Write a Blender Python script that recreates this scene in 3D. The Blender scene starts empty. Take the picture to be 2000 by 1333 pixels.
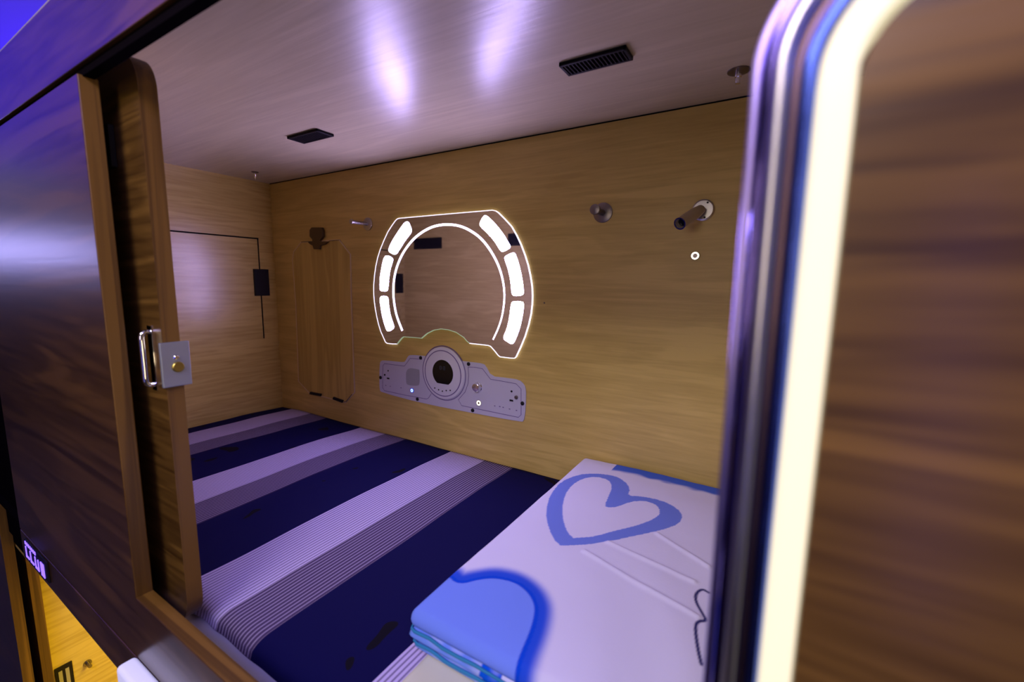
import bpy, bmesh, math, random
from mathutils import Vector, Matrix, noise
random.seed(7)
C = bpy.context.scene.collection

# ------------------------------------------------------------------ camera
F = 850.0                                  # focal length in pixels of a 2000 px wide frame
EYE = 1.9                                  # camera height over the corridor floor
YAW, PITCH, ROLL = math.radians(31.2), math.radians(-7.7), math.radians(-0.75)
RC = Matrix.Rotation(YAW, 3, 'Z') @ Matrix.Rotation(PITCH, 3, 'X') @ Matrix.Rotation(ROLL, 3, 'Y')
cam_data = bpy.data.cameras.new('camera')
cam = bpy.data.objects.new('camera', cam_data); C.objects.link(cam)
cam.matrix_world = Matrix.Translation((0, 0, EYE)) @ (RC @ Matrix.Rotation(math.radians(90), 3, 'X')).to_4x4()
cam_data.sensor_width = 36; cam_data.lens = F / 2000 * 36
cam_data.clip_start = 0.02
cam_data.dof.use_dof = True; cam_data.dof.focus_distance = 1.35; cam_data.dof.aperture_fstop = 2.8
bpy.context.scene.camera = cam

# ------------------------------------------------------------------ world and exposure
W_ = bpy.data.worlds.new('world'); bpy.context.scene.world = W_; W_.use_nodes = True
W_.node_tree.nodes['Background'].inputs[0].default_value = (0.05, 0.04, 0.12, 1)
W_.node_tree.nodes['Background'].inputs[1].default_value = 0.05
vs = bpy.context.scene.view_settings
vs.view_transform = 'Standard'; vs.look = 'None'; vs.gamma = 1; vs.exposure = -0.15; vs.use_curve_mapping = False

# ------------------------------------------------------------------ lights of the corridor
def area(name, loc, rot, sx, sy, power, col):
    l = bpy.data.lights.new(name, 'AREA'); l.shape = 'RECTANGLE'; l.size = sx; l.size_y = sy
    l.energy = power; l.color = col
    o = bpy.data.objects.new(name, l); C.objects.link(o)
    o.location = (loc[0], loc[1], loc[2] + EYE); o.rotation_euler = rot
    return o
R_ = math.radians
area('corridor_ceiling_lamp', (-0.40, -0.80, 0.80), (R_(40), 0, R_(-8)), 1.0, 0.3, 17.0, (0.98, 0.86, 0.78))
area('warm_fill_light', (-0.35, -1.05, 0.10), (R_(85), 0, 0), 0.5, 0.5, 3.5, (1.0, 0.80, 0.55))  # added low warm fill from across the corridor, no fixture there
area('warm_door_fill', (2.3, -0.60, -0.65), (R_(90), 0, R_(78)), 0.4, 0.5, 9.0, (1.0, 0.74, 0.42))  # added raking fill that lightens the recessed door face
area('violet_ceiling_lamp', (0.15, -0.55, 0.87), (R_(30), 0, R_(12)), 1.4, 0.25, 20.0, (0.40, 0.32, 1.0))
area('blue_cove_light', (-2.5, 0.75, 0.47), (R_(180), 0, 0), 4.0, 0.2, 22.0, (0.06, 0.02, 1.0))
area('blue_corridor_light', (-3.9, -0.30, 0.62), (R_(180), 0, 0), 4.4, 0.4, 24.0, (0.06, 0.02, 1.0))
area('lower_bunk_lamp', (-1.2, 0.80, -0.90), (0, 0, 0), 0.8, 0.3, 22.0, (1.0, 0.74, 0.04))

# ------------------------------------------------------------------ pixel helpers: a pixel of the photo to a point on a real plane
def ray(u, v): return RC @ Vector(((u - 1000) / F, 1, -(v - 666.5) / F))
def on_y(u, v, y): r = ray(u, v); return r * (y / r.y)
def on_z(u, v, z): r = ray(u, v); return r * (z / r.z)
def on_x(u, v, x): r = ray(u, v); return r * (x / r.x)
D = 1.25                                   # distance of the capsule's back wall
ZC = 0.454                                 # capsule ceiling over the eye
ZM = -0.64                                 # top of the bedspread
XL = -2.13                                 # capsule's left end wall
XR = 0.16
YF = 0.256                                 # face of the walnut front

# ------------------------------------------------------------------ materials
def mat(name, col=(.8, .8, .8), rough=.5, metal=0., coat=0., emit=None, strength=0., spec=.5):
    m = bpy.data.materials.new(name); m.use_nodes = True
    b = m.node_tree.nodes['Principled BSDF']
    b.inputs['Base Color'].default_value = (*col, 1); b.inputs['Roughness'].default_value = rough
    b.inputs['Metallic'].default_value = metal; b.inputs['Coat Weight'].default_value = coat
    b.inputs['Specular IOR Level'].default_value = spec
    if emit:
        b.inputs['Emission Color'].default_value = (*emit, 1); b.inputs['Emission Strength'].default_value = strength
    # faint fine-grain variation so that no surface is perfectly even
    nt = m.node_tree; tc = nt.nodes.new('ShaderNodeTexCoord'); nz = nt.nodes.new('ShaderNodeTexNoise')
    nz.inputs['Scale'].default_value = 60; nt.links.new(tc.outputs['Object'], nz.inputs['Vector'])
    mr = nt.nodes.new('ShaderNodeMapRange'); mr.inputs[3].default_value = max(rough - .04, .0); mr.inputs[4].default_value = rough + .04
    nt.links.new(nz.outputs[0], mr.inputs[0]); nt.links.new(mr.outputs[0], b.inputs['Roughness'])
    return m

def wood(name, dark, light, axis='X', along=1.2, across=14., rough=.35, coat=0., contrast=1., bump=.02, coat_rough=.2, spec=.5, fine=.35):
    m = bpy.data.materials.new(name); m.use_nodes = True; nt = m.node_tree; N = nt.nodes; L = nt.links
    b = N['Principled BSDF']
    tc = N.new('ShaderNodeTexCoord'); mp = N.new('ShaderNodeMapping')
    s = {'X': (along, across, across), 'Y': (across, along, across), 'Z': (across, across, along)}[axis]
    mp.inputs['Scale'].default_value = s
    L.new(tc.outputs['Object'], mp.inputs['Vector'])
    n1 = N.new('ShaderNodeTexNoise'); n1.inputs['Scale'].default_value = 1.; n1.inputs['Detail'].default_value = 5; n1.inputs['Distortion'].default_value = 1.3
    L.new(mp.outputs[0], n1.inputs['Vector'])
    mp2 = N.new('ShaderNodeMapping'); k = 7.
    mp2.inputs['Scale'].default_value = tuple(q * (k if q == across else 3.) for q in s)
    L.new(tc.outputs['Object'], mp2.inputs['Vector'])
    n2 = N.new('ShaderNodeTexNoise'); n2.inputs['Scale'].default_value = 1.; n2.inputs['Detail'].default_value = 3; n2.inputs['Distortion'].default_value = .4
    L.new(mp2.outputs[0], n2.inputs['Vector'])
    # broad cathedral bands: sine of the coarse noise
    mu = N.new('ShaderNodeMath'); mu.operation = 'MULTIPLY'; mu.inputs[1].default_value = 22
    L.new(n1.outputs[0], mu.inputs[0])
    si = N.new('ShaderNodeMath'); si.operation = 'SINE'; L.new(mu.outputs[0], si.inputs[0])
    ma = N.new('ShaderNodeMath'); ma.operation = 'MULTIPLY_ADD'; ma.inputs[1].default_value = .16 * contrast; L.new(si.outputs[0], ma.inputs[0]); L.new(n1.outputs[0], ma.inputs[2])
    mx = N.new('ShaderNodeMath'); mx.operation = 'MULTIPLY_ADD'; mx.inputs[1].default_value = fine; L.new(n2.outputs[0], mx.inputs[0]); L.new(ma.outputs[0], mx.inputs[2])
    cr = N.new('ShaderNodeValToRGB'); cr.color_ramp.elements[0].position = .5 - .02 + fine / 2 - .22; cr.color_ramp.elements[1].position = .5 + fine / 2 + .2
    cr.color_ramp.elements[0].color = (*dark, 1); cr.color_ramp.elements[1].color = (*light, 1)
    L.new(mx.outputs[0], cr.inputs[0]); L.new(cr.outputs[0], b.inputs['Base Color'])
    b.inputs['Roughness'].default_value = rough; b.inputs['Coat Weight'].default_value = coat; b.inputs['Coat Roughness'].default_value = coat_rough
    b.inputs['Specular IOR Level'].default_value = spec
    bp = N.new('ShaderNodeBump'); bp.inputs['Strength'].default_value = bump * 10; bp.inputs['Distance'].default_value = .001
    L.new(n2.outputs[0], bp.inputs['Height']); L.new(bp.outputs[0], b.inputs['Normal']); L.new(bp.outputs[0], b.inputs['Coat Normal'])
    return m

BIRCH_D, BIRCH_L = (.47, .335, .085), (.62, .46, .135)
birch_x = wood('birch_laminate_along', BIRCH_D, BIRCH_L, 'X', 1.8, 13, rough=.42, contrast=.3, fine=.65)
birch_y = wood('birch_laminate_across', BIRCH_D, BIRCH_L, 'Y', 1.8, 13, rough=.27, contrast=.35, fine=.8, spec=.8)
birch_z = wood('birch_laminate_upright', BIRCH_D, BIRCH_L, 'Z', 1.6, 11, rough=.42, contrast=.45, fine=.6)
birch_c = wood('birch_laminate_ceiling', (.46, .40, .24), (.57, .50, .31), 'X', 1.5, 14, rough=.3, bump=.03, spec=.5, contrast=.3, fine=.6)
WAL_D, WAL_L = (.034, .014, .004), (.11, .05, .012)
walnut_x = wood('walnut_laminate', WAL_D, WAL_L, 'X', 1.1, 10, rough=.34, coat=.5, coat_rough=.28, contrast=.8, fine=.5)
walnut_door = wood('walnut_laminate_door', (.045, .020, .004), (.16, .083, .016), 'X', 1.3, 14, rough=.3, coat=.3, coat_rough=.2, contrast=.7, fine=.5)
walnut_edge = wood('walnut_edge_band', (.07, .032, .006), (.165, .083, .014), 'Z', .7, 30, rough=.38)
walnut_edge_x = wood('walnut_edge_band_along', (.07, .032, .006), (.165, .083, .014), 'X', .7, 30, rough=.38)
black = mat('black_plastic', (.010, .009, .011), .5, spec=.2)
black_gap = mat('black_shadow_gap', (.004, .003, .004), .9, spec=0.)
chrome = mat('chrome', (.82, .82, .86), .08, 1.)
satin = mat('satin_steel', (.48, .46, .46), .3, 1.)
steel_dark = mat('dark_steel', (.22, .19, .18), .35, 1.)
bronze = mat('bronze_latch', (.10, .065, .03), .4, .6)
zinc = mat('zinc_plate', (.42, .48, .56), .38, .8)
brass = mat('brass', (.42, .33, .08), .35, 1.)
white_lit = mat('white_led_diffuser', (.9, .9, .95), .4, emit=(.54, .42, 1.0), strength=80.)
line_lit = mat('white_led_line', (.9, .9, .95), .4, emit=(.80, .66, 1.0), strength=7.)
edge_lit = mat('lit_glass_edge', (.9, .9, .95), .3, emit=(.86, .80, 1.0), strength=1.6)
edge_green = mat('green_glass_edge', (.5, .7, .5), .3, emit=(.45, .62, .38), strength=.5)
mirror_m = mat('tinted_mirror', (.76, .78, .98), .015, 1.)
panel_m = mat('lilac_grey_plastic', (.50, .49, .62), .4)
dial_m = mat('pale_grey_plastic', (.60, .59, .70), .4)
line_m = mat('violet_inlay', (.12, .08, .26), .4)
grille_m = mat('grey_grille', (.30, .30, .36), .6)
display_m = mat('black_display', (.006, .006, .006), .12)
ring_warm = mat('warm_ring_light', (.9, .9, .8), .4, emit=(1.0, .88, .62), strength=3.)
ring_blue = mat('blue_ring_light', (.3, .4, .9), .4, emit=(.25, .4, 1.0), strength=4.)
ring_blue_halo = mat('blue_ring_collar', (.02, .03, .35), .4, emit=(.02, .03, .6), strength=.6)
sign_m = mat('blue_led_segments', (.1, .1, .9), .4, emit=(.20, .10, 1.0), strength=2.6)
cream_lit = mat('cream_emissive', (.55, .50, .32), .35, emit=(1.0, .92, .60), strength=.80)
pale_edge = mat('pale_edge_band', (.62, .50, .32), .3)
box_m = mat('white_acrylic_box', (.75, .75, .85), .35, emit=(.62, .62, 1.0), strength=.55)
red_led = mat('red_led', (.8, .1, .1), .4, emit=(1., .12, .15), strength=3.)
white_cloth = mat('white_sheet', (.72, .73, .76), .9)
cream_cloth = mat('cream_cloth', (.70, .70, .52), .9)
teal_cloth = mat('teal_piping', (.02, .22, .40), .8)
paint_dark = mat('dark_corridor_paint', (.05, .045, .06), .6)
paint_white = mat('white_ceiling_paint', (.6, .6, .65), .6)

# ------------------------------------------------------------------ mesh helpers
class MB:
    def __init__(self): self.bm = bmesh.new(); self.mi = 0
    def face(self, vs, mi=None):
        try: f = self.bm.faces.new(vs); f.material_index = self.mi if mi is None else mi; return f
        except ValueError: return None
    def box(self, x0, x1, y0, y1, z0, z1, bevel=0., seg=2):
        x0, x1 = sorted((x0, x1)); y0, y1 = sorted((y0, y1)); z0, z1 = sorted((z0, z1))
        b = bmesh.new()
        bmesh.ops.create_cube(b, size=1)
        for v in b.verts: v.co = Vector((x0 + (v.co.x + .5) * (x1 - x0), y0 + (v.co.y + .5) * (y1 - y0), z0 + (v.co.z + .5) * (z1 - z0)))
        if bevel > 0: bmesh.ops.bevel(b, geom=b.edges[:], offset=bevel, segments=seg, affect='EDGES', profile=.5)
        for f in b.faces: f.material_index = self.mi
        me = bpy.data.meshes.new('t'); b.to_mesh(me); b.free(); self.bm.from_mesh(me); bpy.data.meshes.remove(me)
        return self
    def prism(self, pts, y0, y1, plane='XZ', side=None):
        """closed outline extruded along the axis normal to its plane; side = material index of the rim"""
        def P(a, b, c): return {'XZ': (a, c, b), 'YZ': (c, a, b), 'XY': (a, b, c)}[plane]
        A = [self.bm.verts.new(P(p[0], p[1], y0)) for p in pts]; B = [self.bm.verts.new(P(p[0], p[1], y1)) for p in pts]
        self.face(A); self.face(B[::-1]); n = len(pts)
        for i in range(n): self.face([A[i], B[i], B[(i + 1) % n], A[(i + 1) % n]][::-1], side)
        return self
    def strip(self, pts, w, y0, y1, closed=False):
        """flat ribbon of width w following a polyline in the XZ plane, from y0 to y1"""
        n = len(pts); L_, R2 = [], []
        for i in range(n):
            a = Vector(pts[(i - 1) % n] if closed or i > 0 else pts[0]); b = Vector(pts[(i + 1) % n] if closed or i < n - 1 else pts[-1])
            t = (b - a); t = t.normalized() if t.length > 1e-9 else Vector((1, 0)); nn = Vector((-t.y, t.x))
            ww = w[i] if isinstance(w, (list, tuple)) else w
            p = Vector(pts[i]); L_.append(p + nn * ww / 2); R2.append(p - nn * ww / 2)
        V = [[self.bm.verts.new((q.x, y, q.y)) for q in s] for s in (L_, R2) for y in (y0, y1)]
        la, lb, ra, rb = V
        rng = range(n if closed else n - 1)
        for i in rng:
            j = (i + 1) % n
            self.face([la[i], la[j], ra[j], ra[i]]); self.face([lb[i], rb[i], rb[j], lb[j]])
            self.face([la[i], lb[i], lb[j], la[j]]); self.face([ra[i], ra[j], rb[j], rb[i]])
        if not closed:
            self.face([la[0], ra[0], rb[0], lb[0]]); self.face([la[-1], lb[-1], rb[-1], ra[-1]])
        return self
    def lathe(self, prof, org, axis, seg=40):
        """profile [(radius, distance along axis)] turned about axis through org"""
        ax = Vector(axis).normalized(); u = ax.orthogonal().normalized(); v = ax.cross(u); o = Vector(org); rings = []
        for r, d in prof:
            if r < 1e-7: rings.append([self.bm.verts.new(o + ax * d)])
            else: rings.append([self.bm.verts.new(o + ax * d + (u * math.cos(2 * math.pi * k / seg) + v * math.sin(2 * math.pi * k / seg)) * r) for k in range(seg)])
        for a, b in zip(rings, rings[1:]):
            for k in range(seg):
                j = (k + 1) % seg
                if len(a) == 1 and len(b) == 1: continue
                if len(a) == 1: self.face([a[0], b[k], b[j]])
                elif len(b) == 1: self.face([a[k], b[0], a[j]])
                else: self.face([a[k], b[k], b[j], a[j]])
        return self
    def tube(self, pts, r, seg=16, caps=True):
        pts = [Vector(p) for p in pts]; n = len(pts); rings = []
        t0 = (pts[1] - pts[0]).normalized(); u = t0.orthogonal().normalized()
        for i in range(n):
            t = (pts[min(i + 1, n - 1)] - pts[max(i - 1, 0)]).normalized()
            u = (u - t * u.dot(t)).normalized(); v = t.cross(u)
            rr = r[i] if isinstance(r, (list, tuple)) else r
            rings.append([self.bm.verts.new(pts[i] + (u * math.cos(2 * math.pi * k / seg) + v * math.sin(2 * math.pi * k / seg)) * rr) for k in range(seg)])
        for a, b in zip(rings, rings[1:]):
            for k in range(seg): j = (k + 1) % seg; self.face([a[k], b[k], b[j], a[j]])
        if caps: self.face(rings[0][::-1]); self.face(rings[-1])
        return self
    def build(self, name, mats, parent=None, smooth=False, bevel=0., wn=True):
        bm = self.bm
        bmesh.ops.recalc_face_normals(bm, faces=bm.faces[:])
        c = Vector((0, 0, 0)); lo = Vector((1e9,) * 3); hi = -lo
        for v in bm.verts:
            for i in range(3): lo[i] = min(lo[i], v.co[i]); hi[i] = max(hi[i], v.co[i])
        c = (lo + hi) / 2
        for v in bm.verts: v.co -= c
        for f in bm.faces: f.smooth = smooth
        me = bpy.data.meshes.new(name); bm.to_mesh(me); bm.free()
        for m in (mats if isinstance(mats, (list, tuple)) else [mats]): me.materials.append(m)
        o = bpy.data.objects.new(name, me); C.objects.link(o)
        w = c + Vector((0, 0, EYE))
        if parent: o.parent = parent; o.location = w - WPOS[parent.name]
        else: o.location = w
        WPOS[o.name] = w
        if smooth:
            md = o.modifiers.new('edges', 'EDGE_SPLIT'); md.split_angle = R_(35)
        if bevel:
            md = o.modifiers.new('bevel', 'BEVEL'); md.width = bevel; md.segments = 2; md.limit_method = 'ANGLE'; md.angle_limit = R_(40)
        return o
WPOS = {}
def empty(name, loc):
    o = bpy.data.objects.new(name, None); C.objects.link(o); o.empty_display_size = .05
    w = Vector((loc[0], loc[1], loc[2] + EYE)); o.location = w; WPOS[o.name] = w
    return o
def tag(o, label=None, cat=None, group=None, kind=None):
    if label: o['label'] = label
    if cat: o['category'] = cat
    if group: o['group'] = group
    if kind: o['kind'] = kind
    return o
def chaikin(pts, n=1, closed=True):
    for _ in range(n):
        out = []; m = len(pts)
        for i in range(m if closed else m - 1):
            a, b = pts[i], pts[(i + 1) % m]
            out += [(a[0] * .75 + b[0] * .25, a[1] * .75 + b[1] * .25), (a[0] * .25 + b[0] * .75, a[1] * .25 + b[1] * .75)]
        if not closed: out = [pts[0]] + out + [pts[-1]]
        pts = out
    return pts
def rrect(x0, x1, z0, z1, r, corners=(1, 1, 1, 1), n=10):
    """rounded rectangle; corners = bottom left, bottom right, top right, top left"""
    out = []
    for k, (cx, cz, a0) in enumerate(((x0 + r, z0 + r, 180), (x1 - r, z0 + r, 270), (x1 - r, z1 - r, 0), (x0 + r, z1 - r, 90))):
        if corners[k]:
            for i in range(n + 1): a = R_(a0 + 90 * i / n); out.append((cx + r * math.cos(a), cz + r * math.sin(a)))
        else: out.append(((x0, z0), (x1, z0), (x1, z1), (x0, z1))[k])
    return out
def wallpts(pts, ox, oy, s, y=D):
    """outline read off an enlarged crop of the photograph, laid on the back wall"""
    out = []
    for a, b in pts: p = on_y(ox + a / s, oy + b / s, y); out.append((p.x, p.z))
    return out

# ================================================================== SETTING
def struct(name, mb, mats, **k): return tag(mb.build(name, mats, **k), kind='structure')
struct('wall_back', MB().box(XL - .02, XR + .02, D, D + .02, -.84, ZC + .02), birch_x)
struct('wall_left', MB().box(XL - .02, XL, .345, D, -.84, ZC + .02), birch_y)
struct('wall_right', MB().box(XR, XR + .02, .345, D, -.84, ZC + .02), birch_y)
struct('ceiling', MB().box(XL - .02, XR + .02, .285, D, ZC, ZC + .02), birch_c)
struct('floor', MB().box(XL - .02, XR + .02, .285, D + .02, -.86, -.84), birch_x)       # the bunk's own deck
struct('wall_front', MB().box(XL, -1.06, .345, .362, -.66, ZC), birch_x)                     # inner lining behind the sliding door
# dark seam between ceiling and back wall
struct('trim_1', MB().box(XL, XR, D - .002, D, ZC - .003, ZC), black_gap)
# walnut front: upright panel and the rail under the opening, one board
XP = -.92
fac = MB(); fac.prism([(-1.73, -.688), (XR + .9, -.688), (XR + .9, -.560), (XP, -.560), (XP, .301), (-1.73, .301)], YF, YF + .025, side=1)
struct('wall_walnut', fac, [walnut_x, walnut_edge], bevel=.0015)
struct('trim_2', MB().box(-1.73, XR + .9, YF, YF + .025, -.772, -.692, .001), walnut_x)       # lower board
struct('trim_3', MB().box(-2.4, XR + .9, YF, YF + .025, .311, .424, .001), walnut_x)          # fascia over the opening
struct('trim_4', MB().box(-2.4, XR + .9, YF + .006, YF + .02, .299, .313), black_gap)
struct('trim_5', MB().box(-2.4, XR + .9, YF + .006, YF + .02, -.694, -.686), black_gap)
struct('trim_6', MB().box(-2.9, -1.735, .275, .2845, -.80, .30), black_gap)  # black sheet put in for the dark void past the unit's end
struct('trim_9', MB().box(XP, XR + .9, YF + .0005, YF + .0245, -.5598, -.5588), walnut_edge_x)                      # edge band along the rail top
struct('trim_7', MB().box(-2.4, XR + .9, .2815, .345, .430, ZC), walnut_x)

# ---- lower capsule, seen under the lower board
struct('wall_lower_left', MB().box(XL - .02, XL, .340, D, -1.85, -.88), birch_y)
struct('wall_lower_back', MB().box(XL - .02, XR, D, D + .02, -1.85, -.88), birch_x)
struct('floor_lower', MB().box(XL - .02, XR, .285, D, -1.87, -1.85), birch_x)
dl = MB(); dl.prism(rrect(-2.62, -2.012, -1.84, -.705, .03, (0, 0, 0, 0)), YF, YF + .025, side=1)
struct('wall_lower_panel', dl, [walnut_x, walnut_edge])
dl = MB(); dl.prism([(-2.62, -1.80), (-2.06, -1.80), (-2.06, -.775), (-2.62, -.775)], .307, .332, side=1)
struct('door_3', dl, [walnut_door, walnut_edge])
struct('trim_8', MB().box(-2.7, XR + .9, .2815, .36, -.84, -.70), black_gap)

# ---- corridor
struct('floor_corridor', MB().box(-9, 2.6, -1.2, .25, -1.92, -1.90), paint_dark)
struct('wall_corridor', MB().box(-9, 2.6, -1.24, -1.2, -1.9, 1.0), paint_dark)
struct('wall_corridor_end', MB().box(-9.04, -9, -1.2, .3, -1.9, 1.0), paint_dark)
struct('ceiling_corridor', MB().box(-9, 2.6, -1.2, 2.4, .95, .99), paint_white)
struct('wall_over_bunks', MB().box(-9, 2, 1.9, 1.94, .4, .95), paint_white)
struct('wall_far_units', MB().box(-9, -2.95, .256, .30, -1.9, .424), walnut_x)

def unseen_panel(x, y, z0, z1, r, m, label, w=0.):
    t = empty('unseen_light_panel', (x, y, z0))
    MB().box(x - r - w, x + r + w, y - .004, y + .02, z0, z1, .003).build('diffuser', m, t)
    MB().box(x - r - w - .01, x + r + w + .01, y - .03, y - .004, z0 - .01, z1 + .01, .003).build('housing', black, t)
    tag(t, label, 'lamp')
unseen_panel(-.75, -1.16, -.9, .5, .03, mat('blue_reflection_source', (.1, .1, .9), .4, emit=(.04, .03, 1.), strength=3.), 'unseen blue upright panel across the corridor, added for reflections')  # this and the next two are added emitters for glossy reflections
unseen_panel(-.32, -1.16, -1.0, .55, .05, mat('white_reflection_source', (.8, .8, .85), .4, emit=(.75, .85, 1.), strength=1.2), 'unseen pale white upright panel across the corridor, added for reflections')
unseen_panel(.42, -1.16, -1.0, .3, .04, mat('violet_reflection_source', (.1, .1, .9), .4, emit=(.10, .10, 1.), strength=2.), 'unseen violet blue upright panel across the corridor, added for reflections')
unseen_panel(-7.4, -1.16, .16, .42, .2, mat('corridor_lamp', (.9, .9, .9), .4, emit=(.46, .42, 1.), strength=17.), 'long violet white lamp high on the far corridor wall', 1.2)

# ================================================================== SLIDING DOOR with pull handle and lock
XD = -.857
d = MB(); d.prism(rrect(-1.66, XD, -.628, .345, .055, (0, 1, 1, 0), 14), .307, .332, side=1)
door = struct('door_1', d, [walnut_door, walnut_edge])
h = MB(); ha, hb = on_y(278, 650, .294), on_y(292, 756, .294)
hx = on_y(280, 700, .294).x
h.tube([(hx, .307, ha.z), (hx, .300, ha.z), (hx, .2955, ha.z - .003), (hx, .294, ha.z - .009)] + [(hx, .294, ha.z + (hb.z - ha.z) * k / 6 - .0) for k in range(1, 6)] + [(hx, .294, hb.z + .009), (hx, .2955, hb.z + .003), (hx, .300, hb.z), (hx, .307, hb.z)], .0042, 16)
h.box(hx - .009, hx + .009, .3055, .3072, hb.z - .010, ha.z + .010, .0005)
h.build('handle', chrome, door, smooth=True)
z1, z0 = -.106, -.181
lk = MB().box(XD + .0005, XD + .0065, .3005, .3425, z0, z1, .0012).build('lock_plate', zinc, door)
cz = -.145; cy = .323
MB().lathe([(0, .0035), (.0075, .0035), (.0088, .002), (.0088, -.001), (0, -.001)], (XD + .0072, cy, cz - .003), (1, 0, 0), 32).build('lock_cylinder', brass, lk, smooth=True)
MB().lathe([(0, .003), (.003, .0026), (.0042, .001), (.0042, -.001), (0, -.001)], (XD + .0072, cy - .001, cz + .0135), (1, 0, 0), 24).build('lock_screw', chrome, lk, smooth=True)
bp_ = MB().box(-.998, -.962, .2985, .3069, .182, .250, .001)
for k in range(3): bp_.box(-.999, -.994, .2975, .2990, .208 + k * .006, .210 + k * .006)
bp_.build('bumper', black, door)

# ================================================================== RIGHT DOOR with painted reflection strips and emissive cream edge
zt = .147; rr_ = .060
def prof_path(off, n=14):
    """path of the rounded top-left corner of the right door, offset inward by off"""
    x0 = -.020 + off; top = zt + .018 - off; r = rr_ - off * .55
    P = [(x0, -.553), (x0, -.35), (x0, -.15), (x0, 0)]
    for i in range(n + 1): a = R_(180 - 90 * i / n); P.append((x0 + r + r * math.cos(a), top - r + r * math.sin(a)))
    P += [(x0 + r + .2, top), (x0 + r + .9, top)]
    return P
pth = prof_path(.0425)
dp = MB(); dp.prism([(p[0], p[1]) for p in pth] + [(pth[-1][0], -.553)], YF - .012, YF + .012, side=1)
rdoor = struct('door_2', dp, [walnut_door, walnut_edge])
for off, wd, y0_, y1_, mname, mm in ((.0025, .0050, .004, .020, 'lilac_reflection_strip', mat('lilac_reflection', (.34, .27, .62), .3, 1.)),  # strip colours paint the streaks a chrome profile would reflect
        (.0078, .0056, -.004, .012, 'violet_reflection_strip', mat('violet_reflection', (.16, .12, .50), .12, 1.)),
        (.0195, .0050, -.004, .010, 'dark_reflection_strip', mat('bronze_reflection', (.16, .10, .12), .3, 1.)),
        (.0247, .0054, -.010, .008, 'blue_reflection_strip', mat('blue_reflection', (.10, .16, .70), .22, 1.))):
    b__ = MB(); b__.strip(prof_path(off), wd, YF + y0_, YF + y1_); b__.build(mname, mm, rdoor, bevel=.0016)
tb = MB(); tb.tube([(p[0], YF - .004, p[1]) for p in prof_path(.0137)], .0042, 24); tb.build('steel_bead', satin, rdoor, smooth=True)
sb = MB(); sb.strip(prof_path(.0347), .0140, YF - .014, YF + .008); sb.build('cream_strip', cream_lit, rdoor, bevel=.002)  # cream strip with its own emission along the door edge

# ================================================================== BEDDING
def smooth(e0, e1, x):
    t = min(max((x - e0) / (e1 - e0), 0), 1); return t * t * (3 - 2 * t)
tag(MB().box(XL + .005, XR - .005, .286, D - .005, -.838, -.672, .012, 4).build('mattress', white_cloth, smooth=True),
    'white mattress under the striped cover, its edge showing behind the wooden rail', 'mattress')

def stripe_material():
    m = bpy.data.materials.new('striped_cotton'); m.use_nodes = True; nt = m.node_tree; N = nt.nodes; L = nt.links
    b = N['Principled BSDF']; b.inputs['Roughness'].default_value = .9; b.inputs['Specular IOR Level'].default_value = .15
    at = N.new('ShaderNodeAttribute'); at.attribute_name = 'across'
    def M(op, a, bb=None, cc=None):
        n = N.new('ShaderNodeMath'); n.operation = op
        for i, q in enumerate((a, bb, cc)):
            if q is None: continue
            if isinstance(q, (int, float)): n.inputs[i].default_value = q
            else: L.new(q, n.inputs[i])
        return n.outputs[0]
    x = at.outputs['Fac']                                  # metres along the bed, from a light stripe's start
    ph = M('MODULO', x, .5125)
    t = M('DIVIDE', ph, .5125)
    cr = N.new('ShaderNodeValToRGB'); cr.color_ramp.interpolation = 'CONSTANT'
    E = cr.color_ramp.elements
    E[0].position = 0; E[0].color = (.52, .46, .70, 1)
    E[1].position = .30; E[1].color = (.06, .04, .10, 1)
    e = E.new(.54); e.color = (.0008, .0005, .046, 1)
    L.new(t, cr.inputs[0])
    # pinstripes inside the light and the slate bands
    pin = M('MODULO', x, .0093); pin = M('DIVIDE', pin, .0093)
    dk = M('LESS_THAN', pin, .38)
    light_band = M('LESS_THAN', t, .30); slate_band = M('MULTIPLY', M('GREATER_THAN', t, .30), M('LESS_THAN', t, .54))
    f1 = M('MULTIPLY', dk, light_band); f2 = M('MULTIPLY', dk, slate_band)
    m1 = N.new('ShaderNodeMixRGB'); m1.inputs[2].default_value = (.20, .17, .30, 1); L.new(f1, m1.inputs[0]); L.new(cr.outputs[0], m1.inputs[1])
    m2 = N.new('ShaderNodeMixRGB'); m2.inputs[2].default_value = (.26, .22, .34, 1); L.new(f2, m2.inputs[0]); L.new(m1.outputs[0], m2.inputs[1])
    # small black sprigs printed on the navy bands
    tc = N.new('ShaderNodeTexCoord'); vo = N.new('ShaderNodeTexNoise'); vo.inputs['Scale'].default_value = 13; vo.inputs['Detail'].default_value = 0; vo.inputs['Distortion'].default_value = .5
    L.new(tc.outputs['Object'], vo.inputs['Vector'])
    sp = M('MULTIPLY', M('GREATER_THAN', vo.outputs[0], .76), M('GREATER_THAN', t, .56))
    m3 = N.new('ShaderNodeMixRGB'); m3.inputs[2].default_value = (.002, .001, .006, 1); L.new(sp, m3.inputs[0]); L.new(m2.outputs[0], m3.inputs[1])
    L.new(m3.outputs[0], b.inputs['Base Color'])
    nz = N.new('ShaderNodeTexNoise'); nz.inputs['Scale'].default_value = 400; L.new(tc.outputs['Object'], nz.inputs['Vector'])
    bp = N.new('ShaderNodeBump'); bp.inputs['Strength'].default_value = .15; bp.inputs['Distance'].default_value = .001
    L.new(nz.outputs[0], bp.inputs['Height']); L.new(bp.outputs[0], b.inputs['Normal'])
    return m

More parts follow.
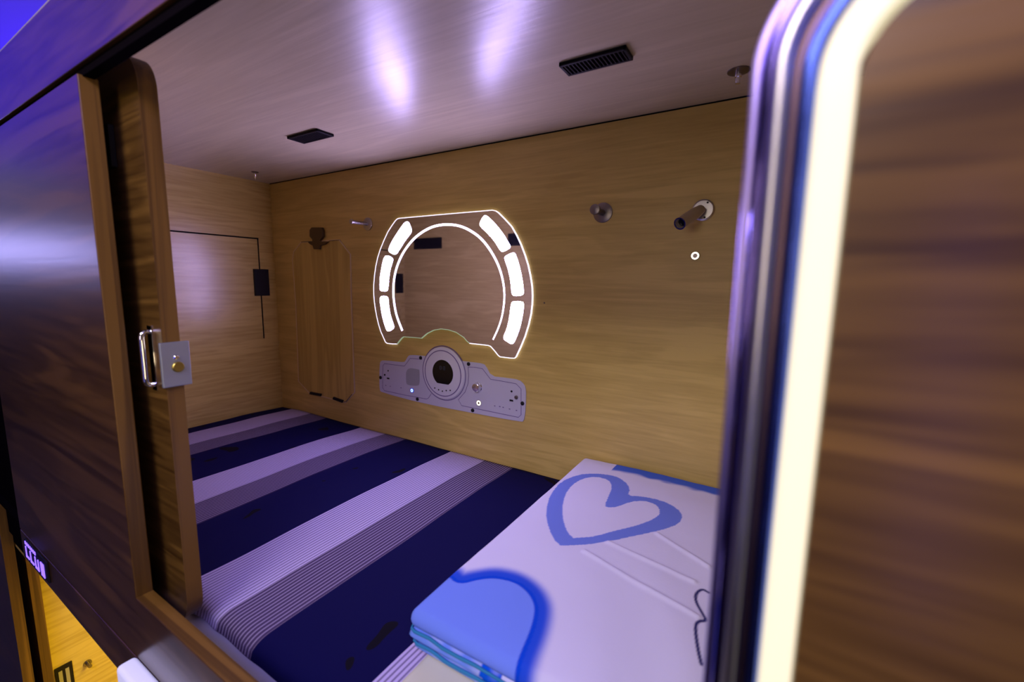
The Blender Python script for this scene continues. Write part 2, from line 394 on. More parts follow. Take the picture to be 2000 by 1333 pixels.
def bedspread():
    bm = bmesh.new(); NX, NY = 300, 90
    X0, X1 = XL + .004, XR - .004
    prof = []                                              # (y, dz) from the wall to the front hem
    for j in range(NY + 1):
        s = j / NY
        if s < .78: y = D - .004 - (D - .004 - .386) * (s / .78); dz = 0
        else:
            a = (s - .78) / .22
            if a < .55: q = a / .55 * math.pi / 2; y = .386 - .032 * math.sin(q); dz = -.014 * (1 - math.cos(q))
            else: q = (a - .55) / .45; y = .354 - .003 * q; dz = -.014 - .009 * q
        prof.append((y, dz))
    grid = []
    lay = bm.verts.layers.float.new('across')
    for i in range(NX + 1):
        x = X0 + (X1 - X0) * i / NX; row = []
        for y, dz in prof:
            k = noise.noise(Vector((x * 2.2, y * 2.5, 3.1)))
            k2 = noise.noise(Vector((x * 7, y * 6, 9.4)))
            edge = smooth(.30, .50, y) * (1 - .85 * smooth(-.56, -.46, x))
            z = ZM + dz + (.006 * k + .002 * k2) * edge - .008 * smooth(D - .22, D, y) - .006 * smooth(XL + .2, XL, x)
            yy = y
            if dz < -.008: yy += .007 * noise.noise(Vector((x * 14, 0, 2)))
            v = bm.verts.new((x, yy, z))
            wob = .010 * noise.noise(Vector((y * 2.6, x * .6, 7.7))) + .012 * (y - .8)
            v[lay] = x + 2.555 + wob
            row.append(v)
        grid.append(row)
    for i in range(NX):
        for j in range(NY): bm.faces.new((grid[i][j], grid[i][j + 1], grid[i + 1][j + 1], grid[i + 1][j]))
    mb = MB(); mb.bm = bm
    o = mb.build('bedspread', stripe_material(), smooth=True)
    o.modifiers.clear()
    md = o.modifiers.new('thick', 'SOLIDIFY'); md.thickness = .003; md.offset = -1
    return tag(o, 'striped navy, slate and lilac bedspread covering the bunk mattress', 'bedspread')
bedspread()

# ---- folded quilt with hearts
ZQ = -.535
def flat(pts, z=ZQ):
    out = []
    for a, b in pts: p = on_z(780 + a / 2.818, 860 + b / 2.818, z); out.append((p.x, p.y))
    return out
H_OUT = chaikin(flat([(870, 600), (820, 500), (805, 400), (830, 300), (890, 225), (980, 190), (1080, 185), (1180, 200), (1240, 235), (1270, 280), (1255, 325), (1330, 325), (1440, 345), (1530, 390), (1560, 440), (1540, 480), (1450, 515), (1300, 550), (1170, 580), (1050, 600), (930, 605)]), 1)
H_IN = chaikin(flat([(945, 565), (905, 480), (895, 390), (910, 310), (950, 250), (1010, 212), (1080, 205), (1150, 225), (1172, 270), (1150, 330), (1128, 380), (1145, 392), (1200, 388), (1270, 360), (1340, 352), (1400, 365), (1432, 395), (1430, 430), (1400, 455), (1300, 495), (1180, 525), (1080, 555), (1000, 560)]), 1)
H2_LINE = chaikin(flat([(285, 740), (330, 790), (430, 765), (540, 755), (650, 785), (730, 845), (768, 920), (765, 990), (740, 1080), (690, 1190), (650, 1300)]), 2, False)
H2_IN = flat([(20, 960), (130, 860), (270, 745)]) + H2_LINE + flat([(60, 1300)])
SQ = chaikin(flat([(1700, 860), (1665, 838), (1630, 865), (1628, 910), (1665, 975), (1690, 1020), (1640, 1025), (1625, 1060), (1640, 1180), (1660, 1260)]), 2, False)
def inside(p, poly):
    c = False; j = len(poly) - 1
    for i in range(len(poly)):
        a, b = poly[i], poly[j]
        if (a[1] > p[1]) != (b[1] > p[1]) and p[0] < (b[0] - a[0]) * (p[1] - a[1]) / (b[1] - a[1]) + a[0]: c = not c
        j = i
    return c
def dist(p, line):
    best = 9.; px, py = p
    for (ax, ay), (bx, by) in zip(line, line[1:]):
        dx, dy = bx - ax, by - ay; t = max(0, min(1, ((px - ax) * dx + (py - ay) * dy) / (dx * dx + dy * dy + 1e-12)))
        q = math.hypot(px - ax - dx * t, py - ay - dy * t)
        if q < best: best = q
    return best
def mixc(a, b, t): return tuple(a[i] * (1 - t) + b[i] * t for i in range(3))
def quilt_color(x, y, front=0.):
    c = (.68, .68, .84); p = (x, y)
    c = mixc(c, (.13, .25, .84), .93 * (1 if inside(p, H2_IN) else smooth(.03, 0, dist(p, H2_LINE)) * .8))
    dd = dist(p, H2_LINE)
    if inside(p, H2_IN): c = mixc(c, (.0, .06, .62), smooth(.0085, .006, dd))
    else: c = mixc(c, (.0, .06, .62), smooth(.034, .008, dd) * .95)
    if inside(p, H_OUT) and not inside(p, H_IN): c = mixc(c, (.13, .21, .66), .95)
    if p[0] > -.2: c = mixc(c, (.02, .02, .12), smooth(.0036, .0014, dist(p, SQ)))
    if y > 1.165 and x > -.37: c = mixc(c, (.06, .14, .60), smooth(1.165, 1.185, y + .01 * noise.noise(Vector((x * 30, y * 30, 0)))))
    return c
quilt_mat = bpy.data.materials.new('printed_quilt_cotton'); quilt_mat.use_nodes = True
_b = quilt_mat.node_tree.nodes['Principled BSDF']; _b.inputs['Roughness'].default_value = .92; _b.inputs['Specular IOR Level'].default_value = .15
_a = quilt_mat.node_tree.nodes.new('ShaderNodeAttribute'); _a.attribute_name = 'print'
quilt_mat.node_tree.links.new(_a.outputs['Color'], _b.inputs['Base Color'])
_t = quilt_mat.node_tree.nodes.new('ShaderNodeTexCoord'); _n = quilt_mat.node_tree.nodes.new('ShaderNodeTexNoise'); _n.inputs['Scale'].default_value = 300
_bp = quilt_mat.node_tree.nodes.new('ShaderNodeBump'); _bp.inputs['Strength'].default_value = .2; _bp.inputs['Distance'].default_value = .001
quilt_mat.node_tree.links.new(_t.outputs['Object'], _n.inputs['Vector']); quilt_mat.node_tree.links.new(_n.outputs[0], _bp.inputs['Height']); quilt_mat.node_tree.links.new(_bp.outputs[0], _b.inputs['Normal'])

def puffy(x0, x1, y0, y1, z0, z1, nx, ny, r, crown, seed, colfn, ridges=False, skew=0.):
    """a soft folded slab: rounded rim of radius r, crowned top, creases"""
    bm = bmesh.new(); lay = bm.verts.layers.float_color.new('print')
    def axis(a, b, n, lean=1.):
        return [a + (b - a) * (k / n) for k in range(n + 1)]
    rows = {}
    for side in (1, -1):
        g = []
        for i in range(nx + 1):
            row = []
            for j in range(ny + 1):
                s, t = i / nx, j / ny
                x = x0 + (x1 - x0) * s; y = y0 + (y1 - y0) * t
                if side < 0 and (i in (0, nx) or j in (0, ny)): row.append(rows[(i, j)]); continue
                ex = min(x - x0, x1 - x) / r; ey = min(y - y0, y1 - y) / r
                px = 1 - min(1, ex); py = 1 - min(1, ey)
                q = min(1, math.hypot(px, py)) if (px > 0 and py > 0) else max(px, py)
                hgt = math.sqrt(max(0, 1 - q * q))
                mid = (z0 + z1) / 2
                # pull the corner in so the plan is rounded too
                if px > 0 and py > 0 and math.hypot(px, py) > 1:
                    k = 1 / math.hypot(px, py); cx = x0 + r if x - x0 < x1 - x else x1 - r; cy_ = y0 + r if y - y0 < y1 - y else y1 - r
                    x = cx + (x - cx) * k; y = cy_ + (y - cy_) * k
                cr = crown * (math.sin(math.pi * s) * math.sin(math.pi * t)) ** .5 if side > 0 else 0
                nz_ = .004 * noise.noise(Vector((x * 6 + seed, y * 5, side))) + .0012 * noise.noise(Vector((x * 22 + seed, y * 18, side)))
                z = mid + side * ((z1 - z0) / 2 * hgt + cr * hgt) + nz_ * hgt
                if ridges and side > 0:
                    for m_, (ra, rb) in enumerate(RIDGES):
                        dd = dist((x, y), (ra, rb)); z += .0035 * math.exp(-(dd / .005) ** 2) * hgt
                    z += .0025 * math.sin((x * .8 + y * .35) * 48 + 2 * noise.noise(Vector((x * 5, y * 5, 1)))) * smooth(-.30, -.12, x) * smooth(.9, .6, y) * hgt
                v = bm.verts.new((x + skew * (y - y0), y, z)); v[lay] = (*colfn(v.co.x, y), 1)
                row.append(v)
                if side > 0: rows[(i, j)] = v
            g.append(row)
        for i in range(nx):
            for j in range(ny):
                f = (g[i][j], g[i + 1][j], g[i + 1][j + 1], g[i][j + 1]); bm.faces.new(f if side > 0 else f[::-1])
    return bm
RIDGES = [(flat([(1150, 590)])[0], flat([(1620, 800)])[0]), (flat([(1020, 640)])[0], flat([(1640, 1000)])[0]), (flat([(1420, 540)])[0], flat([(1700, 720)])[0])]
bm1 = puffy(-.478, .11, .468, 1.235, -.566, -.538, 300, 360, .015, .013, 1.3, quilt_color, True)
def low_color(x, y):
    c = mixc((.16, .30, .82), (.70, .72, .84), smooth(-.36, -.30, x))
    if -.33 < x < -.295: c = (.0, .10, .66)
    return mixc(c, (.55, .62, .85), .5 * smooth(.1, .4, noise.noise(Vector((x * 30, y * 30, 4)))))
quilt = empty('folded_quilt', (-.2, .85, -.638))
m_ = MB(); m_.bm = bm1; top_o = m_.build('quilt_top', quilt_mat, quilt, smooth=True); top_o.modifiers.clear()
m_ = MB(); m_.bm = puffy(-.476, .11, .464, 1.228, -.586, -.563, 200, 90, .011, .0, 5.3, low_color); o = m_.build('quilt_fold', quilt_mat, quilt, smooth=True); o.modifiers.clear()
m_ = MB(); m_.bm = puffy(-.468, .11, .468, 1.222, -.6035, -.583, 200, 90, .010, .0, 8.3, low_color); o = m_.build('quilt_fold', quilt_mat, quilt, smooth=True); o.modifiers.clear()
for (yy, zz, xx) in ((.466, -.5645, -.475), (.466, -.5845, -.470)):
    P = [(xx + .012, yy + .03, zz), (xx + .002, yy + .012, zz), (xx + .006, yy + .003, zz)] + [(xx + .015 + k * .03, yy + .0015 * math.sin(k * 1.7), zz + .0012 * math.sin(k * 2.3)) for k in range(9)]
    MB().tube(P, [.0022] * 3 + [.0026] * 5 + [.0022, .0018, .0012, .0008], 10).build('piping', teal_cloth, quilt, smooth=True)
tag(quilt, 'folded white and blue quilt printed with hearts, lying on the striped bedspread', 'quilt')
m_ = MB(); m_.bm = puffy(-.452, .11, .350, 1.1, -.6330, -.6105, 120, 120, .012, .0, 11.3, lambda x, y: (.8, .8, .8))
o = m_.build('folded_sheet', cream_cloth, smooth=True); o.modifiers.clear()
tag(o, 'pale cream folded sheet lying under the front of the heart quilt', 'sheet')

# ================================================================== LIT MIRROR
Zs = 4.04
mir = empty('lit_mirror', (-1.02, D - .004, -.05))
OUT = wallpts([(330, 150), (700, 117), (1065, 86), (1090, 92), (1110, 105), (1165, 160), (1215, 215), (1255, 285), (1290, 360), (1320, 440), (1345, 520), (1362, 600), (1375, 680), (1379, 760), (1376, 830), (1368, 900), (1348, 990), (1320, 1080), (1285, 1165), (1250, 1240), (1238, 1251), (1200, 1249), (1125, 1240), (1110, 1228), (1080, 1190), (1050, 1157), (1030, 1150), (960, 1142), (885, 1134), (862, 1115), (840, 1088), (780, 1048), (720, 1028), (660, 1020), (600, 1031), (550, 1056), (505, 1094), (440, 1088), (365, 1082), (350, 1092), (312, 1139), (280, 1139), (235, 1134), (222, 1124), (205, 1085), (185, 1040), (168, 985), (155, 930), (142, 860), (134, 800), (130, 740), (130, 680), (136, 600), (146, 530), (161, 460), (180, 400), (208, 330), (240, 260), (270, 212), (300, 170), (314, 156)], 700, 390, Zs)
MB().prism(OUT, D - .006, D - .0005).build('mirror_glass', mirror_m, mir)
ym0, ym1 = D - .0068, D - .0002
low = [i for i, p in enumerate(OUT)]
MB().strip(OUT[28:41] , .0022, ym0, ym1).build('glass_edge', edge_green, mir)
tag(MB().strip(OUT[40:] + OUT[:29], .0027, ym0, ym1).build('glass_edge', edge_lit, mir), 'edge glowing white')
BARS = [[(385, 175), (405, 176), (430, 240), (425, 265), (380, 320), (345, 375), (315, 425), (295, 438), (250, 415), (248, 390), (275, 330), (320, 260), (360, 200)],
 [(235, 438), (278, 462), (282, 480), (262, 540), (250, 600), (243, 700), (235, 725), (190, 724), (178, 705), (180, 620), (195, 530), (210, 460)],
 [(190, 760), (235, 763), (245, 785), (250, 860), (265, 930), (290, 1000), (286, 1020), (245, 1042), (232, 1032), (205, 950), (188, 860), (178, 785)],
 [(1000, 124), (1025, 130), (1090, 195), (1150, 270), (1190, 340), (1208, 368), (1200, 388), (1150, 415), (1130, 410), (1090, 340), (1040, 280), (970, 215), (963, 190)],
 [(1228, 416), (1247, 428), (1280, 530), (1302, 640), (1312, 730), (1306, 757), (1235, 763), (1218, 747), (1210, 650), (1190, 550), (1160, 470), (1164, 448)],
 [(1225, 801), (1302, 804), (1313, 825), (1305, 900), (1285, 1000), (1255, 1085), (1235, 1130), (1215, 1142), (1160, 1108), (1151, 1085), (1180, 1020), (1200, 930), (1212, 825)]]
for b_ in BARS: MB().prism(chaikin(wallpts(b_, 700, 390, Zs), 2), D - .0072, D - .0055).build('light_bar', white_lit, mir)
ARC = chaikin(wallpts([(1070, 1104), (1110, 1020), (1140, 930), (1158, 820), (1160, 720), (1145, 620), (1110, 510), (1050, 400), (980, 310), (900, 250), (820, 212), (740, 198), (660, 200), (580, 220), (500, 265), (430, 325), (360, 420), (315, 520), (290, 620), (283, 720), (290, 820), (310, 920), (355, 1034)], 700, 390, Zs), 2, False)
na = len(ARC)
MB().strip(ARC, [.0045 + .0035 * smooth(.05, .4, i / na) for i in range(na)], D - .0072, D - .0055).build('light_arc', line_lit, mir)
tag(mir, 'round-sided mirror with glowing white light bars on the back wall', 'mirror')

# ================================================================== CONTROL PANEL
Ps = 6.06
def pw(pts): return wallpts(pts, 720, 660, Ps)
def pc(a, b): q = pw([(a, b)])[0]; return Vector((q[0], D, q[1]))
cp = empty('control_panel', (-1.05, D - .003, -.41))
PO = chaikin(pw([(172, 268), (300, 278), (425, 290), (445, 270), (475, 215), (500, 203), (600, 208), (720, 222), (1090, 272), (1240, 290), (1350, 303), (1392, 330), (1455, 455), (1620, 472), (1785, 495), (1850, 555), (1868, 620), (1866, 760), (1858, 900), (1840, 990), (1800, 990), (1500, 940), (640, 775), (160, 645), (137, 615), (134, 450), (140, 300), (150, 278)]), 1)
MB().prism(PO, D - .004, D - .0002).build('faceplate', panel_m, cp, bevel=.0006)
dc = pc(905, 418); rx = (pc(1152, 430) - pc(655, 405)).length / 2; dc = (pc(1152, 430) + pc(655, 405)) / 2
dc2 = (pc(890, 115) + pc(925, 722)) / 2; cen = Vector((dc.x, D, dc2.z)); rad = (rx + (pc(890, 115) - pc(925, 722)).length / 2) / 2
dl_ = MB().lathe([(0, .0105), (rad * .84, .0105), (rad * .87, .0098), (rad * .97, .0088), (rad, .006), (rad, .0035), (0, .0035)], cen, (0, -1, 0), 80).build('dial', dial_m, cp, smooth=True)
def ring(mb, c, r0, r1, y0, y1, n=64):
    mb.strip([(c.x + (r0 + r1) / 2 * math.cos(2 * math.pi * k / n), c.z + (r0 + r1) / 2 * math.sin(2 * math.pi * k / n)) for k in range(n)], r1 - r0, y0, y1, True); return mb
ring(MB(), cen, rad * .85, rad * .88, D - .0108, D - .0095).build('inlay_ring', line_m, dl_)
ring(MB(), cen, rad * 1.02, rad * 1.05, D - .0043, D - .003).build('inlay_ring', line_m, cp)
a_ = pc(782, 400); b_2 = pc(1018, 410); rd = (b_2 - a_).length / 2; cd = (a_ + b_2) / 2; cdz = cen.z + .001
dpts = []; zc_ = (pc(895, 262).z + pc(895, 560).z) / 2; rd = (rd + (pc(895, 262).z - pc(905, 575).z) / 2) / 2
for k in range(64):
    a = 2 * math.pi * k / 64; z = rd * math.sin(a); z = max(z, -rd * .84); dpts.append((cd.x + rd * math.cos(a), zc_ + z))
MB().prism(dpts, D - .0112, D - .0100).build('display', display_m, dl_)
# faint clock digits on the dark display
seg_m = mat('dim_display_digits', (.05, .05, .07), .4, emit=(.10, .12, .22), strength=.12)
dg = MB()
for cx_, s in ((-.010, '0'), (-.002, ':'), (.008, '8')):
    x_ = cd.x + cx_; z_ = zc_ + rd * .38
    if s == ':': dg.box(x_ - .0008, x_ + .0008, D - .0116, D - .0111, z_ + .002, z_ + .0036).box(x_ - .0008, x_ + .0008, D - .0116, D - .0111, z_ - .0036, z_ - .002); continue
    for (a0, a1, b0, b1) in ((-.003, .003, .006, .0068), (-.003, .003, -.0068, -.006), (-.0036, -.0028, -.006, .006), (.0028, .0036, -.006, .006)) + (((-.003, .003, -.0004, .0004),) if s == '8' else ()):
        dg.box(x_ + a0, x_ + a1, D - .0116, D - .0111, z_ + b0, z_ + b1)
dg.build('clock_digits', seg_m, dl_)
for a, b in ((805, 590), (850, 610), (895, 627), (940, 620), (987, 618)):
    q = pc(a, b); MB().lathe([(0, .0114), (.0028, .0114), (.0028, .0100), (0, .0100)], q, (0, -1, 0), 16).build('touch_button', black, dl_)
MB().strip(pw([(640, 255), (565, 248), (498, 244), (470, 285), (432, 335), (195, 305), (178, 330), (174, 590), (195, 625), (450, 680), (690, 723), (715, 715), (750, 660)]), .0020, D - .0043, D - .003).build('inlay_line', line_m, cp)
MB().strip(pw([(1185, 345), (1270, 350), (1355, 365), (1450, 490), (1600, 515), (1752, 543), (1812, 605), (1812, 910), (1780, 940), (1110, 802), (1070, 732), (1150, 640), (1185, 540), (1192, 440), (1185, 345)]), .0020, D - .0043, D - .003).build('inlay_line', line_m, cp)
for a, b in ((625, 237), (1192, 310), (152, 470), (587, 725), (1240, 857), (1828, 775)):
    q = pc(a, b); MB().lathe([(0, .0085), (.0045, .0082), (.0066, .0068), (.0070, .0045), (.0070, .003), (0, .003)], q, (0, -1, 0), 20).build('screw_cap', black, cp, smooth=True)
MB().prism(chaikin(pw([(452, 352), (600, 372), (612, 385), (612, 545), (590, 570), (470, 560), (452, 530)]), 2), D - .0046, D - .0035).build('speaker_grille', grille_m, cp)
q = pc(1300, 580); kn = MB().lathe([(0, .021), (.0135, .021), (.0150, .019), (.0160, .008), (.0185, .0050), (.0185, .003), (0, .003)], q, (0, -1, 0), 36).build('volume_knob', chrome, cp, smooth=True)
MB().box(q.x - .0010, q.x + .0010, D - .0216, D - .0205, q.z, q.z + .013).build('pointer', satin, kn)
q = pc(1313, 770); bt = MB().lathe([(0, .0062), (.0042, .0062), (.0042, .003), (0, .003)], q, (0, -1, 0), 24).build('push_button', steel_dark, cp)
ring(MB(), q, .0046, .0090, D - .0060, D - .003, 32).build('light_ring', ring_warm, bt)
ring(MB(), q, .0092, .0112, D - .0056, D - .003, 32).build('collar', satin, bt)
q = pc(523, 622); bt = MB().lathe([(0, .0062), (.0028, .0062), (.0028, .003), (0, .003)], q, (0, -1, 0), 24).build('push_button', ring_blue_halo, cp)
ring(MB(), q, .0030, .0064, D - .0060, D - .003, 32).build('light_ring', ring_blue, bt)
ring(MB(), q, .0066, .0096, D - .0056, D - .003, 32).build('collar', ring_blue_halo, bt)
for a, b, r in ((240, 390, .0030), (200, 438, .0042), (1700, 633, .0036)):
    MB().lathe([(0, .0052), (r, .0052), (r, .003), (0, .003)], pc(a, b), (0, -1, 0), 16).build('audio_socket', black, cp)
MB().lathe([(0, .012), (.0035, .012), (.0062, .009), (.0062, .003), (0, .003)], pc(1757, 702), (0, -1, 0), 20).build('audio_plug', steel_dark, cp, smooth=True)
for a, b in ((240, 480), (1697, 741)):
    q = pc(a, b); MB().box(q.x - .0070, q.x + .0070, D - .0052, D - .003, q.z - .0030, q.z + .0030, .0003).build('charging_socket', black, cp)
for a, b in ((212, 563), (265, 573), (392, 592), (1500, 805), (1560, 812), (1600, 822), (1675, 842), (1757, 858)):
    q = pc(a, b); MB().box(q.x - .0026, q.x + .0026, D - .0046, D - .003, q.z - .0014, q.z + .0014).build('printed_symbol', line_m, cp)
tag(cp, 'lilac grey control panel with round display dial, mounted below the lit mirror', 'control panel')

# ================================================================== FOLD-DOWN TABLE
Ts = 3.027
def tw(p): return wallpts(p, 540, 380, Ts)
tb_ = empty('folding_table', (-1.76, D - .004, -.2))
TO = tw([(150, 283), (375, 270), (440, 355), (446, 640), (465, 1170), (410, 1230), (200, 1175), (135, 1105), (118, 640), (99, 390), (106, 340)])
wood_t = wood('birch_board', (.43, .30, .07), (.57, .42, .11), 'Z', .9, 11, rough=.4)
tp = MB().prism(TO, D - .0035, D - .0003).build('table_board', wood_t, tb_)
MB().strip(TO, .0045, D - .0045, D - .0004, True).build('edge_band', pale_edge, tb_)
lt = tw([(222, 197), (280, 197), (288, 215), (288, 250), (272, 272), (272, 280), (318, 280), (300, 296), (272, 304), (268, 325), (234, 325), (228, 304), (212, 296), (200, 283), (226, 280), (226, 268), (210, 250), (210, 212)])
MB().prism(lt, D - .013, D - .0003).build('latch', bronze, tb_, bevel=.001)
for pts in ([(208, 1166), (272, 1178), (270, 1192), (204, 1180)], [(345, 1196), (402, 1216), (398, 1230), (342, 1210)]):
    MB().prism(tw(pts), D - .010, D - .0003).build('hinge', black, tb_, bevel=.0006)
MB().strip(tw([(402, 1228), (418, 1222), (452, 1180)]), .0025, D - .0052, D - .0043).build('support_wire', black, tb_)
MB().strip(tw([(152, 282), (215, 279)]), .0022, D - .0052, D - .0043).build('support_wire', black, tb_)
MB().strip(tw([(315, 276), (374, 271)]), .0022, D - .0052, D - .0043).build('support_wire', black, tb_)
tag(tb_, 'flat folded-up octagonal wooden table with bronze latch, left of the mirror', 'table')

# ================================================================== HOOKS, READING LAMP, RING LIGHT
def peg(u, v, ue, ve, r0, r1, rk, m, label):
    b = on_y(u, v, D); e = ray(ue, ve); e = e * (b.x / e.x)
    L_ = D - e.y
    t = empty('coat_hook', (b.x, D, b.z))
    MB().lathe([(0, .006), (r0 * .8, .006), (r0, .004), (r0, .0002), (0, .0002)], b, (0, -1, 0), 36).build('mounting_disc', m, t, smooth=True)
    MB().lathe([(r1, .005), (r1, L_ - .010), (rk, L_ - .008), (rk, L_ - .001), (rk * .85, L_), (0, L_)], b, (0, -1, 0), 28).build('peg', m, t, smooth=True)
    tag(t, label, 'hook', 'steel pegs on the back wall')
peg(719, 438, 685, 436, .0255, .0072, .0095, satin, 'steel coat peg between the folding table and the mirror')
peg(1178, 416, 1161, 415, .0285, .0085, .0145, steel_dark, 'dark steel coat peg between the mirror and the reading lamp')

lamp_steel = mat('warm_brushed_steel', (.40, .34, .28), .4, .25)
lb = on_y(1374, 411, D); le = on_y(1328, 437, D - .115); ls = Vector((lb.x - .002, D - .022, lb.z))
lamp = empty('reading_lamp', (lb.x, D, lb.z))
MB().lathe([(0, .009), (.0235, .009), (.027, .0065), (.027, .0002), (0, .0002)], lb, (0, -1, 0), 40).build('wall_plate', satin, lamp, smooth=True)
for a in (60, 175, 285):
    q = lb + Vector((.0200 * math.cos(R_(a)), 0, .0200 * math.sin(R_(a)))); MB().lathe([(0, .0105), (.0026, .0105), (.0026, .008), (0, .008)], q, (0, -1, 0), 12).build('screw', black, lamp)
MB().tube([lb + Vector((0, -.006, 0)), lb + Vector((0, -.020, 0)), ls + Vector((-.004, -.006, -.003))], .0065, 16).build('swivel_joint', lamp_steel, lamp, smooth=True)
ax = (le - ls); Ll = ax.length
MB().lathe([(0, 0), (.0095, 0), (.0120, .004), (.0150, Ll * .35), (.0145, Ll), (.0118, Ll), (.0114, Ll - .012), (0, Ll - .012)], ls, ax, 36).build('spot_head', lamp_steel, lamp, smooth=True)
MB().lathe([(.0118, Ll - .001), (.0151, Ll - .001), (.0151, Ll + .001), (.0118, Ll + .001), (.0118, Ll - .001)], ls, ax, 36).build('rim', chrome, lamp, smooth=True)
MB().lathe([(0, Ll - .010), (.0098, Ll - .010), (.0098, Ll - .0115), (0, Ll - .0115)], ls, ax, 24).build('lens', display_m, lamp)
tag(lamp, 'small steel swivel reading lamp with a round screwed wall plate, switched off', 'lamp')

q = on_y(1358, 500, D)
rl = empty('ring_switch', (q.x, D, q.z))
MB().lathe([(0, .004), (.0058, .004), (.0058, .0002), (0, .0002)], q, (0, -1, 0), 24).build('button', steel_dark, rl)
ring(MB(), q, .0060, .0098, D - .0042, D - .0002, 40).build('light_ring', ring_warm, rl)
ring(MB(), q, .0099, .0112, D - .0034, D - .0002, 40).build('collar', black, rl)
tag(rl, 'small round switch with a glowing ring under the reading lamp', 'switch')
q = on_y(1063, 592, D)
tag(MB().lathe([(0, .0012), (.0024, .0012), (.003, .0002), (0, .0002)], q, (0, -1, 0), 12).build('screw_head', steel_dark), 'tiny dark screw in the back wall right of the mirror', 'screw')

# ================================================================== CEILING: vents and sprinklers
def vent_pair(x0, x1, y0, y1, label):
    t = empty('ceiling_vent', ((x0 + x1) / 2, (y0 + y1) / 2, ZC))
    f = MB()
    f.prism(rrect(x0, x1, y0, y1, .006), ZC - .005, ZC - .0035, 'XY'); f.build('backing', black_gap, t)
    g = MB(); w = .006
    for a in ((x0, x1, y0, y0 + w), (x0, x1, y1 - w, y1), (x0, x0 + w, y0, y1), (x1 - w, x1, y0, y1)): g.box(a[0], a[1], a[2], a[3], ZC - .008, ZC - .0003, .001)
    g.build('frame', black, t)
    n = 16
    sl = MB()
    for k in range(n):
        x = x0 + w + (x1 - x0 - 2 * w) * (k + .5) / n; sl.box(x - .0012, x + .0012, y0 + w, y1 - w, ZC - .0075, ZC - .0045)
    sl.build('slats', black, t)
    tag(t, label, 'vent', 'black slotted vents in the bunk ceiling')
vent_pair(-.428, -.287, .880, .931, 'larger looking black slotted ceiling vent, above right of the mirror')
vent_pair(-1.385, -1.232, .878, .938, 'black slotted ceiling vent near the far end wall, above the folding table')
def sprinkler(u, v, r, L_, label):
    q = on_z(u, v, ZC); t = empty('sprinkler_head', (q.x, q.y, ZC))
    MB().lathe([(0, .0002), (r, .0002), (r, .002), (r * .55, .005), (0, .005)], q, (0, 0, -1), 36).build('escutcheon', steel_dark, t, smooth=True)
    MB().lathe([(r * .3, .004), (r * .3, L_ * .5), (r * .22, L_ * .55), (r * .22, L_), (0, L_)], q, (0, 0, -1), 20).build('nozzle', chrome, t, smooth=True)
    tag(t, label, 'sprinkler', 'sprinklers in the bunk ceiling')
sprinkler(1443, 138, .0225, .026, 'metal ceiling sprinkler at the right, above the reading lamp')
sprinkler(498, 336, .014, .032, 'small metal ceiling sprinkler in the far left corner')

# ================================================================== LEFT END WALL: access hatch, vents on the front lining
ht = empty('wall_hatch', (XL, .78, -.05))
MB().box(XL + .0003, XL + .0015, .40, 1.172, -.288, .186).build('hatch_board', birch_y, ht)
MB().box(XL + .0003, XL + .0028, .395, 1.178, .186, .192).build('top_seam', black_gap, ht)
MB().box(XL + .0003, XL + .0028, 1.172, 1.177, -.288, .190).build('side_seam', black_gap, ht)
for y0, y1 in ((1.143, 1.212), (.385, .445)):
    MB().box(XL + .0003, XL + .012, y0, y1, -.080, .046, .0015).build('latch', black, ht)
tag(ht, 'wooden access hatch with black latch in the end wall at the far left', 'hatch')
for (x0, x1), lab in (((-2.037, -1.805), 'black wall vent on the inner front lining, seen left in the mirror'), ((-1.32, -1.09), 'black wall vent on the inner front lining, seen at the mirror\'s right rim')):
    g = MB(); g.prism(rrect(x0, x1, .202, .270, .003), .3623, .367)
    for k in range(9): g.box(x0 + .008, x1 - .008, .367, .3685, .208 + k * .0068, .2105 + k * .0068)
    tag(g.build('wall_vent', black), lab, 'vent', 'black vents on the inner front lining')

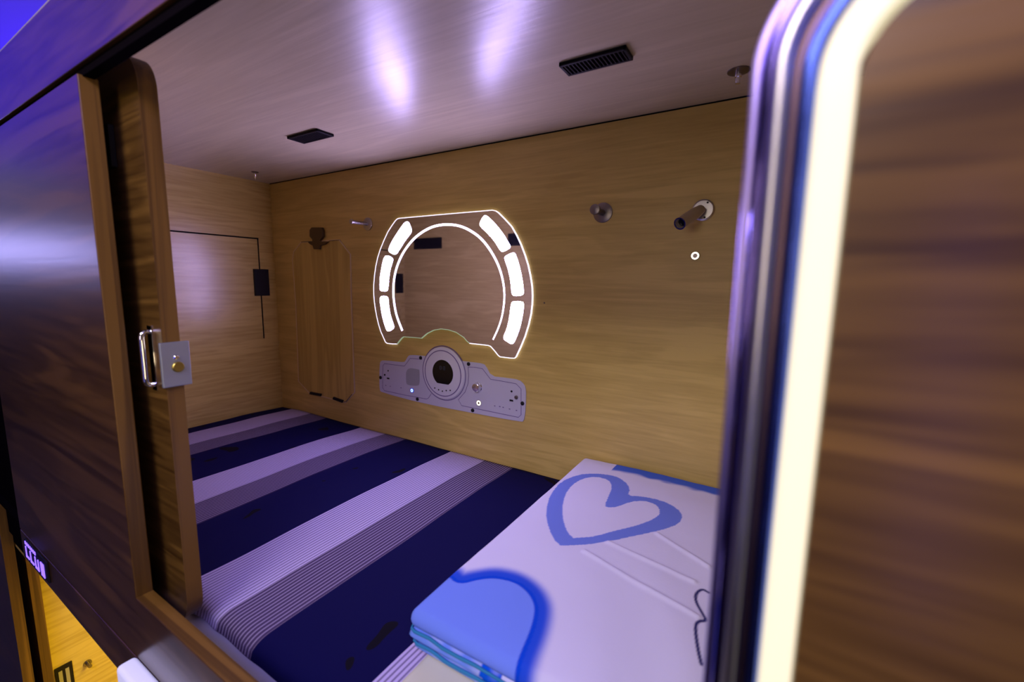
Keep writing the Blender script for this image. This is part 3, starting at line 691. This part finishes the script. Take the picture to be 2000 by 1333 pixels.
# ================================================================== LOWER CAPSULE
lv = empty('wall_vent', (XL, .37, -1.46))
MB().box(XL + .0003, XL + .006, .346, .392, -1.56, -1.412, .001).build('frame', black, lv)
for k in range(2):
    MB().box(XL + .006, XL + .0075, .354 + k * .018, .364 + k * .018, -1.55, -1.428).build('slot', mat('grey_slot', (.35, .33, .25), .5), lv)
tag(lv, 'black framed vent on the yellow end wall of the lower bunk', 'vent')
q = Vector((XL, .432, -1.456))
tag(MB().lathe([(0, .030), (.006, .030), (.006, .004), (.012, .004), (.012, .0002), (0, .0002)], q, (1, 0, 0), 20).build('coat_hook', steel_dark, smooth=True), 'small dark peg on the yellow end wall of the lower bunk', 'hook')

# ================================================================== ON THE FRONT: blue LED sign and white box
sg = empty('led_sign', (-1.58, YF, -.72))
MB().box(-1.675, -1.478, YF - .004, YF - .0002, -.752, -.697, .001).build('sign_plate', black, sg)
tk = MB()
for k in range(7): tk.box(-1.664 + k * .0145, -1.657 + k * .0145, YF - .0055, YF - .0038, -.7095, -.701)
tk.build('tick_marks', sign_m, sg)
lx = -1.666
def letter(strokes, x0):
    m = MB()
    for a, b, c, d in strokes: m.strip([(x0 + a, -.748 + b), (x0 + c, -.748 + d)], .0048, YF - .0055, YF - .0038)
    m.build('letter', sign_m, sg)
for k in range(2): letter([(0, .032, 0, 0), (-.003, .003, .026, .003)], lx + .002 + k * .042)
letter([(0, .032, 0, .0), (-.003, .003, .026, .003), (.026, 0, .026, .032)], lx + .087)
letter([(0, .036, 0, 0), (0, .020, .022, .020), (.022, .036, .022, 0), (0, .034, .024, .034), (.012, .034, .012, 0), (0, .003, .024, .003)], lx + .138)
tag(sg, 'blue glowing LED sign on the lower walnut board', 'sign')

wb = empty('light_box', (-.8, YF, -.73))
MB().box(-.951, -.62, YF - .030, YF - .0003, -.776, -.684, .008, 4).build('housing', box_m, wb, smooth=True)
MB().lathe([(0, .003), (.003, .002), (.004, 0), (0, 0)], (-.93, YF - .0305, -.766), (0, -1, 0), 16).build('indicator_light', red_led, wb)
tag(wb, 'white rounded light box on the lower board beneath the rail, cut by the frame', 'light box')
